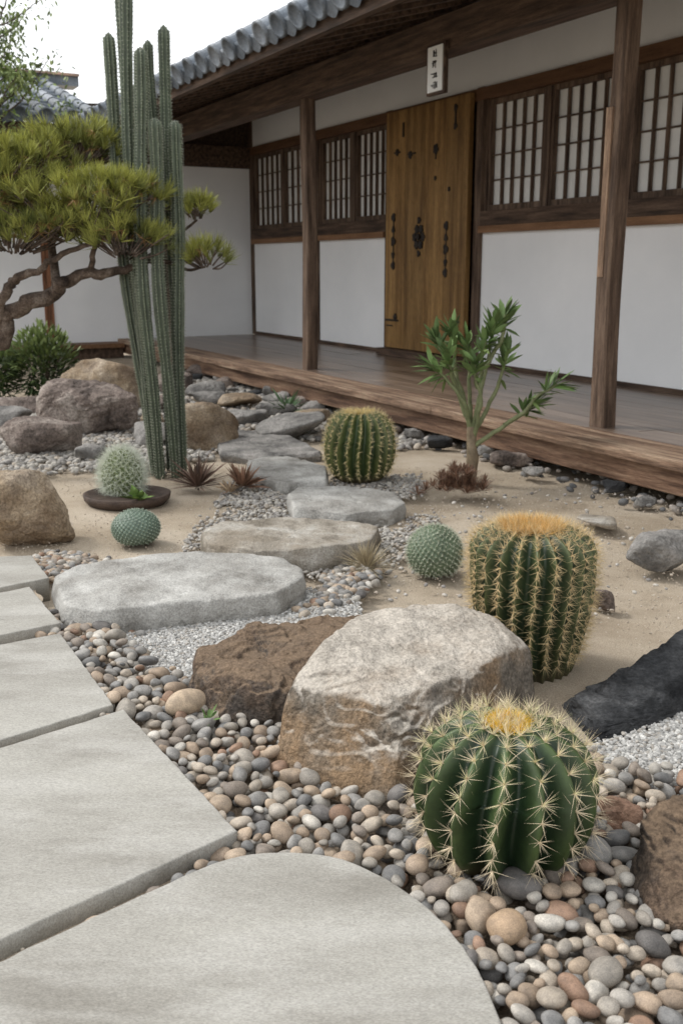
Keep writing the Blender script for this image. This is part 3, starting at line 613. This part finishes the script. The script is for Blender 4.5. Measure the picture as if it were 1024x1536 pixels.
def column(bb,sb,pts,r0,seed):
    pts=np.array(pts,float);t=np.linspace(0,1,len(pts));K=80;u=np.linspace(0,1,K)
    C_=np.stack([np.interp(u,t,pts[:,i]) for i in range(3)],1)
    for _ in range(60): C_[1:-1]=.25*C_[:-2]+.5*C_[1:-1]+.25*C_[2:]
    C_[:,0]+=.006*np.sin(u*9+seed*3);C_[:,1]+=.006*np.cos(u*8+seed*3)
    rib=8;ng=rib*6;th=np.arange(ng)/ng*2*np.pi
    tg=norm(np.gradient(C_,axis=0));X_=norm(np.cross(np.array([0,1,0.]),tg));Y_=np.cross(tg,X_)
    lenz=np.linalg.norm(C_[-1]-C_[0]);s_=u*lenz;cap=np.clip((lenz-s_)/(r0*1.3),0,1)
    seg_=1+.05*np.sin(s_*14+seed)-.07*np.exp(-((np.mod(s_+seed*.13,.42)-.21)/.02)**2)
    prof=np.sqrt(1-(1-cap)**2)*(.74+.26*np.clip(u*2.2,0,1))*seg_
    prof[-1]=.02
    v=np.abs(np.sin(rib*th/2+seed))
    rd=r0*prof[:,None]*(1-.30*v[None]**1.2)
    V=C_[:,None]+rd[...,None]*(np.cos(th)[None,:,None]*X_[:,None]+np.sin(th)[None,:,None]*Y_[:,None])
    I=np.arange(K*ng).reshape(K,ng);J=np.roll(I,-1,1);F=np.stack([I[:-1],J[:-1],J[1:],I[1:]],-1).reshape(-1,4)
    c=np.array([.07,.092,.058])[None,None]*(1-v[None,:,None]**2*.35)+np.array([.08,.085,.06])[None,None]*(1-v[None,:,None])**2
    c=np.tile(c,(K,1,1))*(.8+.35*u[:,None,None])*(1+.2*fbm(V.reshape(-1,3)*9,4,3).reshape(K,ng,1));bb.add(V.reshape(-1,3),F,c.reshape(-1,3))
    na=int(lenz/.014);ua=np.linspace(.01,.995,na);P=[];N=[]
    for i in range(rib):
        a_=(2*math.pi*i-2*seed)/rib
        Cc=np.stack([np.interp(ua,u,C_[:,j]) for j in range(3)],1);pr2=np.interp(ua,u,prof)*r0
        Xc=np.stack([np.interp(ua,u,X_[:,j]) for j in range(3)],1);Yc=np.stack([np.interp(ua,u,Y_[:,j]) for j in range(3)],1)
        nn=math.cos(a_)*Xc+math.sin(a_)*Yc;P.append(Cc+nn*pr2[:,None]);N.append(nn)
    spines(sb,np.concatenate(P),np.concatenate(N),.010,6,.8,.0008,(.40,.42,.34))
e=empty('columnar_cactus');bb=B();sb=B()
cols_=[([(-.945,4.97,-.02),(-1.0,4.98,.5),(-1.045,5,.95),(-1.075,5,1.5),(-1.075,5,2.05)],.028),
([(-.93,5.06,-.02),(-.965,5.10,.5),(-1.0,5.12,.9),(-1.035,5.14,1.6),(-1.03,5.14,2.45)],.027),
([(-.925,4.92,-.02),(-.955,4.92,.5),(-.985,4.92,.95),(-.985,4.93,1.6),(-.965,4.94,2.45)],.030),
([(-.90,4.86,-.02),(-.92,4.85,.5),(-.935,4.84,.95),(-.925,4.85,1.5),(-.905,4.86,1.96)],.031),
([(-.885,5.05,-.02),(-.88,5.10,.5),(-.90,5.14,1.0),(-.91,5.16,1.5),(-.915,5.16,2.05)],.025),
([(-.835,5.02,-.02),(-.83,5.06,.5),(-.83,5.08,.9),(-.83,5.08,1.5),(-.835,5.08,2.1)],.029),
([(-.825,4.88,-.02),(-.845,4.86,.45),(-.86,4.85,.95),(-.86,4.86,1.3),(-.855,4.86,1.66)],.032),
([(-.80,4.93,-.02),(-.79,4.93,.45),(-.785,4.93,.95),(-.775,4.94,1.3),(-.765,4.94,1.66)],.031)]
for i,(p_,r_) in enumerate(cols_): column(bb,sb,p_,r_,i*.7)
bb.out('stems',m_cact,True,e);sb.out('spines',m_spine,False,e)
# ------------------------------------------------------------------ foliage helpers
def tube(bld,pts,r0,r1,col=(1,1,1),K=8,sub=6,wob=0,seed=0):
    pts=np.array(pts,float);t=np.linspace(0,1,len(pts));n=max(2,(len(pts)-1)*sub);u=np.linspace(0,1,n+1)
    C_=np.stack([np.interp(u,t,pts[:,i]) for i in range(3)],1)
    for _ in range(sub//2*2): C_[1:-1]=.25*C_[:-2]+.5*C_[1:-1]+.25*C_[2:]
    if wob: C_+=np.stack([fbm(C_*12+i*9,seed+i,3) for i in range(3)],1)*wob*np.sin(np.pi*u)[:,None]
    tg=norm(np.gradient(C_,axis=0));up=np.array([.3,.9,.2]);X_=norm(np.cross(up,tg));Y_=np.cross(tg,X_)
    r_=r0+(r1-r0)*u;th=np.arange(K)/K*2*np.pi
    rd=r_[:,None]*np.ones(K)[None]
    if wob: rd=rd*(1+.25*fbm(np.stack([np.repeat(C_[:,0],K)*25,np.repeat(C_[:,2],K)*25,np.tile(th,n+1)*1.2],1),seed,3).reshape(n+1,K))
    V=C_[:,None]+rd[...,None]*(np.cos(th)[None,:,None]*X_[:,None]+np.sin(th)[None,:,None]*Y_[:,None])
    I=np.arange((n+1)*K).reshape(n+1,K);J=np.roll(I,-1,1);F=np.stack([I[:-1],J[:-1],J[1:],I[1:]],-1).reshape(-1,4)
    bld.add(V.reshape(-1,3),F,col)
def leaves(bld,P,D,L,W,col,droop=.15,fold=.25,cv=.2):
    n=len(P);L=np.broadcast_to(L,(n,))[:,None]*(1+rng.uniform(-.2,.2,(n,1)));W=np.broadcast_to(W,(n,))[:,None]
    D=norm(D);S=norm(np.cross(D,np.array([0,0,1.])+rng.normal(0,.25,(n,3))));U=np.cross(S,D)
    dn=np.array([0,0,-1.])
    pts=[P,P+D*L*.3+S*W*.42,P+D*L*.32-U*W*fold*.6,P+D*L*.3-S*W*.42,
         P+D*L*.65+S*W*.4+dn*L*droop*.4,P+D*L*.66-U*W*fold*.6+dn*L*droop*.4,P+D*L*.65-S*W*.4+dn*L*droop*.4,P+D*L+dn*L*droop]
    V=np.stack(pts,1).reshape(-1,3);b_=np.arange(n)[:,None]*8
    T=np.concatenate([b_+np.array(q) for q in ((0,2,1),(0,3,2),(4,5,7),(5,6,7))]);Q=np.concatenate([b_+np.array(q) for q in ((1,2,5,4),(2,3,6,5))])
    c=np.array(col)*(1+rng.uniform(-cv,cv,(n,1))) if np.ndim(col)==1 else col
    b0=bld.n;bld.add(V,T,np.repeat(c,8,0));bld.Q.append(Q+b0)
def needles(bld,P,A,k,L,w,col,spread=.6,cv=.25):
    n=len(P)*k;P=np.repeat(P,k,0);A=np.repeat(A,k,0);c=np.repeat(col,k,0)
    D=norm(A+rng.normal(0,spread,(n,3)));L_=L*(1+rng.uniform(-.3,.2,(n,1)));S=norm(np.cross(D,rng.normal(size=(n,3))))*w
    V=np.stack([P-S,P+S,P+D*L_],1).reshape(-1,3);F=np.arange(n*3).reshape(-1,3)
    c=c*(1+rng.uniform(-cv,cv,(n,1)));c=np.stack([c*.75,c*.75,c*1.3],1).reshape(-1,3);bld.add(V,F,c)
e=empty('pine_tree');tb=B()
tube(tb,[(-2.15,5.0,-.05),(-1.98,5.0,.35),(-1.72,4.95,.60),(-1.56,4.92,.80),(-1.36,4.9,.88),(-1.22,4.88,.98),(-1.05,4.9,.98),(-.9,4.95,1.04)],.06,.014,K=12,wob=.07,seed=3)
tube(tb,[(-1.68,4.95,.66),(-1.62,4.85,.90),(-1.48,4.8,.92),(-1.36,4.78,1.04),(-1.15,4.75,1.1)],.03,.01,wob=.06,seed=5)
tube(tb,[(-1.9,5.0,.45),(-1.8,5.05,.85),(-1.75,5.0,1.1),(-1.7,4.95,1.3)],.045,.015,wob=.05,seed=7)
tube(tb,[(-1.36,4.9,.90),(-1.40,5.0,1.15),(-1.34,5.1,1.35),(-1.30,5.1,1.47)],.022,.008,wob=.03,seed=9)
tube(tb,[(-1.2,4.9,.97),(-1.14,4.8,1.1),(-1.05,4.78,1.2),(-.98,4.8,1.22)],.015,.005,wob=.03,seed=10)
tube(tb,[(-.95,4.93,1.03),(-.85,5.0,1.02),(-.75,5.03,.97),(-.66,5.0,1.0)],.014,.005,wob=.02,seed=11)
tube(tb,[(-.95,4.93,1.03),(-.85,5.02,1.10),(-.75,5.07,1.18),(-.70,5.05,1.22)],.012,.005,wob=.02,seed=12)
pads=[((-1.22,4.88,1.21),(.43,.34,.17),560),((-1.28,5.1,1.53),(.27,.25,.12),220),((-1.75,4.9,1.33),(.42,.35,.21),520),((-1.0,4.76,1.10),(.20,.2,.11),180),((-.70,5.05,1.25),(.10,.1,.06),45),((-.655,5.0,1.03),(.12,.1,.07),55),((-1.5,4.72,1.12),(.34,.2,.12),240),((-1.05,4.85,1.32),(.22,.2,.08),100),((-1.55,4.95,1.42),(.3,.25,.13),200)]
nb=B()
for c_,s_,n in pads:
    c_=np.array(c_);s_=np.array(s_);d_=norm(rng.normal(size=(n*3,3)));d_[:,2]=np.where(d_[:,2]<-.25,-d_[:,2],d_[:,2])
    q=rng.uniform(.5,1.18,(len(d_),1));P_=c_+d_*q*s_
    cl=fbm(P_*9,13,2);keep=cl>-.05;P_=P_[keep][:n];d_=d_[keep][:n];q=q[keep][:n];cl=cl[keep][:n]
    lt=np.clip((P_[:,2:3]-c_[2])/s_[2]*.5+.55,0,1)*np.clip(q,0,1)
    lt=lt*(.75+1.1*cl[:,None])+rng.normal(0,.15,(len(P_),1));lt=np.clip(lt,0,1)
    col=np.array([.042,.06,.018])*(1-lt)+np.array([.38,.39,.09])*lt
    A=norm(np.stack([d_[:,0]*.7,d_[:,1]*.7,np.ones(len(d_))*.9],-1)+rng.normal(0,.2,d_.shape))
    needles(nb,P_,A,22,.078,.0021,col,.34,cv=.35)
    old=rng.random(len(P_))<.12
    needles(nb,P_[old],-A[old]*.3+np.array([0,0,-.2]),14,.05,.0016,np.tile(np.array([.28,.16,.06]),(old.sum(),1)),.7)
    for p0,a0 in list(zip(P_,A))[::3]:
        m_=c_+(p0-c_)*.35-np.array([0,0,s_[2]*.5]);tube(tb,[m_,(m_+p0)/2+rng.normal(0,.012,3),p0+a0*.02],.005,.0025,K=4,sub=3)
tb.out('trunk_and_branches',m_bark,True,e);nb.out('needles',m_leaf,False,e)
e=empty('euphorbia_shrub');tb=B();lb=B()
g_=(.20,.22,.11)
tube(tb,[(.63,4.8,0),(.635,4.8,.12),(.63,4.8,.25)],.032,.022,(.22,.17,.11),wob=.02,seed=2)
br=[[(.63,4.8,.2),(.59,4.8,.36),(.53,4.8,.50),(.45,4.82,.66)],[(.63,4.8,.22),(.66,4.78,.38),(.69,4.78,.55),(.72,4.78,.74)],[(.63,4.8,.2),(.62,4.85,.4),(.61,4.85,.55),(.60,4.85,.66)],
[(.635,4.8,.22),(.72,4.8,.36),(.76,4.8,.48),(.79,4.8,.60)],[(.64,4.8,.15),(.78,4.76,.26),(.90,4.75,.37),(1.02,4.75,.46)],[(.625,4.8,.24),(.57,4.75,.40),(.50,4.75,.48),(.42,4.75,.55)],[(.65,4.8,.3),(.67,4.8,.45),(.66,4.8,.58),(.68,4.76,.66)],[(.69,4.78,.55),(.75,4.78,.66),(.77,4.8,.78)],[(.78,4.76,.26),(.88,4.8,.31),(.93,4.8,.36)],[(.59,4.8,.36),(.56,4.85,.5),(.54,4.85,.60),(.53,4.85,.7)],[(.64,4.8,.2),(.66,4.72,.34),(.63,4.7,.46),(.62,4.68,.56)],[(.6,4.8,.3),(.55,4.8,.42),(.52,4.72,.5),(.49,4.7,.60)]]
for i,p_ in enumerate(br):
    tube(tb,p_,.012,.006,g_,wob=.025,seed=20+i);p_=np.array(p_,float)
    tip=p_[-1];ax=norm(p_[-1]-p_[-2]);n=20
    ti=rng.random(n)**.7;P_=tip-ax*(1-ti[:,None])*.10
    D=norm(ax*(.35+.9*ti[:,None])+norm(rng.normal(size=(n,3)))*.75)
    leaves(lb,P_,D,.118,.032,(.14,.215,.075),droop=.15,cv=.4)
    n=7;P_=p_[-2]+(tip-p_[-2])*rng.random((n,1))*.7;leaves(lb,P_,norm(ax*.5+norm(rng.normal(size=(n,3)))),.07,.022,(.15,.21,.07),cv=.35)
tb.out('stems',MA('green_stem'),True,e);lb.out('leaves',m_leaf,True,e)
def rosette(name,x,y,r_,n,col,W=.014,up=.8,z=.01,cv=.3,parent=None):
    e=parent or empty(name);b_=B();a_=rng.uniform(0,6.283,n);el=rng.uniform(.1,1.45,n)*up
    D=np.stack([np.cos(a_)*np.cos(el),np.sin(a_)*np.cos(el),np.sin(el)],-1);P_=np.array([x,y,z])+D*.012
    leaves(b_,P_,D,r_*rng.uniform(.6,1.1,n),W,col,droop=.14,cv=cv);b_.out('leaves',m_leaf,True,e);return e
rosette('dried_agave',-.66,4.5,.17,110,(.15,.095,.07),.013,cv=.5,up=.95)
rosette('dried_agave',-.455,4.5,.13,80,(.25,.145,.095),.015,cv=.5,up=.95)
rosette('dried_agave',-.50,4.38,.07,40,(.34,.25,.16),.009)
rosette('green_agave',-.383,6.97,.22,34,(.12,.20,.10),.022,up=1)
rosette('dried_grass_tuft',.085,3.22,.11,320,(.42,.35,.23),.0025,up=1)
e=empty('dried_grass_tuft');b_=B()
for q in range(60):
    x=.53+rng.normal(0,.05);y=4.46+rng.normal(0,.05);n=34;a_=rng.uniform(0,6.28,n);el=rng.uniform(.2,1.5,n)
    D=np.stack([np.cos(a_)*np.cos(el),np.sin(a_)*np.cos(el),np.sin(el)],-1);h=rng.uniform(.0,.12)*(1-abs(x-.53)*5)
    leaves(b_,np.array([x,y,max(h,0)])+D*.005,D,.05,.0045,(.20,.115,.075),cv=.45)
b_.out('leaves',m_leaf,True,e)
rosette('small_weed',-.29,2.0,.03,14,(.12,.2,.06),.012,z=.04)
rosette('small_weed',-.86,4.12,.07,22,(.14,.22,.06),.03,z=.04)
rosette('small_weed',-.93,2.84,.02,8,(.12,.2,.06),.008,z=.02)
def bush(name,x,y,z,s,n,L,W,c0,c1):
    e=empty(name);b_=B();s=np.array(s);d_=norm(rng.normal(size=(n,3)));q=rng.random((n,1))**.35;P_=d_*q
    P_*= (1+.22*fbm(d_*2.5,5,3))[:,None]
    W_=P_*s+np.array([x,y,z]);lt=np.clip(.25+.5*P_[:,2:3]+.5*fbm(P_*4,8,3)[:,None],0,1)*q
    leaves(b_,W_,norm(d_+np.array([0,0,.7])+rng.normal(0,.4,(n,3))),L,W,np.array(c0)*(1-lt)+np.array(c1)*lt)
    tb=B()
    for i in range(8): tube(tb,[(x,y,0),(x+d_[i,0]*s[0]*.4,y+d_[i,1]*s[1]*.4,z*.7),(x+d_[i,0]*s[0]*.7,y+d_[i,1]*s[1]*.7,z+abs(d_[i,2])*s[2]*.5)],.012,.004,K=5)
    b_.out('leaves',m_leaf,True,e);tb.out('twigs',m_bark,True,e)
bush('shrub',-2.28,7.7,.28,(.25,.25,.28),1700,.07,.022,(.035,.06,.018),(.30,.38,.13))
bush('shrub',-2.72,7.7,.22,(.28,.25,.23),1700,.07,.022,(.035,.06,.018),(.22,.30,.10))
def gtree(x,y,h,z0,nb_,rad,lf,seed):
    e=empty('garden_tree');tb=B();lb=B()
    tube(tb,[(x-.2,y,0),(x-.1,y,h*.35),(x,y,h*.7),(x+.1,y,h)],.06,.015,K=10,wob=.05,seed=seed)
    for i in range(nb_):
        z=rng.uniform(z0,h);a_=rng.uniform(0,6.28);l=rng.uniform(.45,1)*rad
        p0=np.array([x-.1+.2*z/h-.03,y,z]);p1=p0+np.array([math.cos(a_)*l*.6,math.sin(a_)*l*.6,l*.3]);p2=p0+np.array([math.cos(a_)*l,math.sin(a_)*l,l*.65])
        tube(tb,[p0,p1,p2],.010,.003,K=5,wob=.05,seed=i)
        for j in range(8):
            t=rng.uniform(.3,1.08);c_=p0+(p2-p0)*t+rng.normal(0,.06,3);n=lf
            P_=c_+rng.normal(0,.065,(n,3));lt=rng.random()
            leaves(lb,P_,rng.normal(size=(n,3))+np.array([0,0,-.2]),.06,.028,np.tile(np.array([.12,.18,.05])*(1-lt)+np.array([.34,.40,.16])*lt,(n,1)))
    tb.out('trunk_and_branches',m_bark,True,e);lb.out('leaves',m_leaf,True,e)
gtree(-3.35,10.2,3.2,1.5,46,.85,13,1)
# ------------------------------------------------------------------ world, sun, camera
w=bpy.data.worlds.new('World');scene.world=w;w.use_nodes=True;nt=w.node_tree;bg=nt.nodes['Background']
sk=nt.nodes.new('ShaderNodeTexSky');sk.sky_type='NISHITA';sk.sun_disc=False
sd=Vector((-.70,.24,.80)).normalized()
el=math.asin(sd.z);az=math.atan2(sd.x,sd.y)
sk.sun_elevation=el;sk.sun_rotation=az;sk.dust_density=3
hs=nt.nodes.new('ShaderNodeHueSaturation');hs.inputs['Saturation'].default_value=.25
mx=nt.nodes.new('ShaderNodeMix');mx.data_type='RGBA';mx.inputs[0].default_value=.6;mx.inputs[7].default_value=(12.6,12.8,13.0,1)
nt.links.new(sk.outputs[0],hs.inputs['Color']);nt.links.new(hs.outputs[0],mx.inputs[6]);nt.links.new(mx.outputs[2],bg.inputs['Color'])
bg.inputs['Strength'].default_value=.15
sun=bpy.data.lights.new('sun','SUN');sun.energy=1.9;sun.angle=R(11);sun.color=(1,.97,.925)
so=bpy.data.objects.new('sun',sun);scene.collection.objects.link(so);so.rotation_euler=sd.to_track_quat('Z','Y').to_euler()
cam=bpy.data.cameras.new('camera');co=bpy.data.objects.new('camera',cam);scene.collection.objects.link(co)
co.location=(0,0,1);co.rotation_euler=(R(90)-math.atan(368/1500),0,0)
cam.sensor_fit='VERTICAL';cam.sensor_height=36;cam.sensor_width=24;cam.lens=35.16;cam.clip_start=.05;cam.clip_end=300
cam.dof.use_dof=True;cam.dof.focus_distance=2.2;cam.dof.aperture_fstop=8
scene.camera=co
scene.view_settings.view_transform='Standard';scene.view_settings.look='None';scene.view_settings.exposure=0
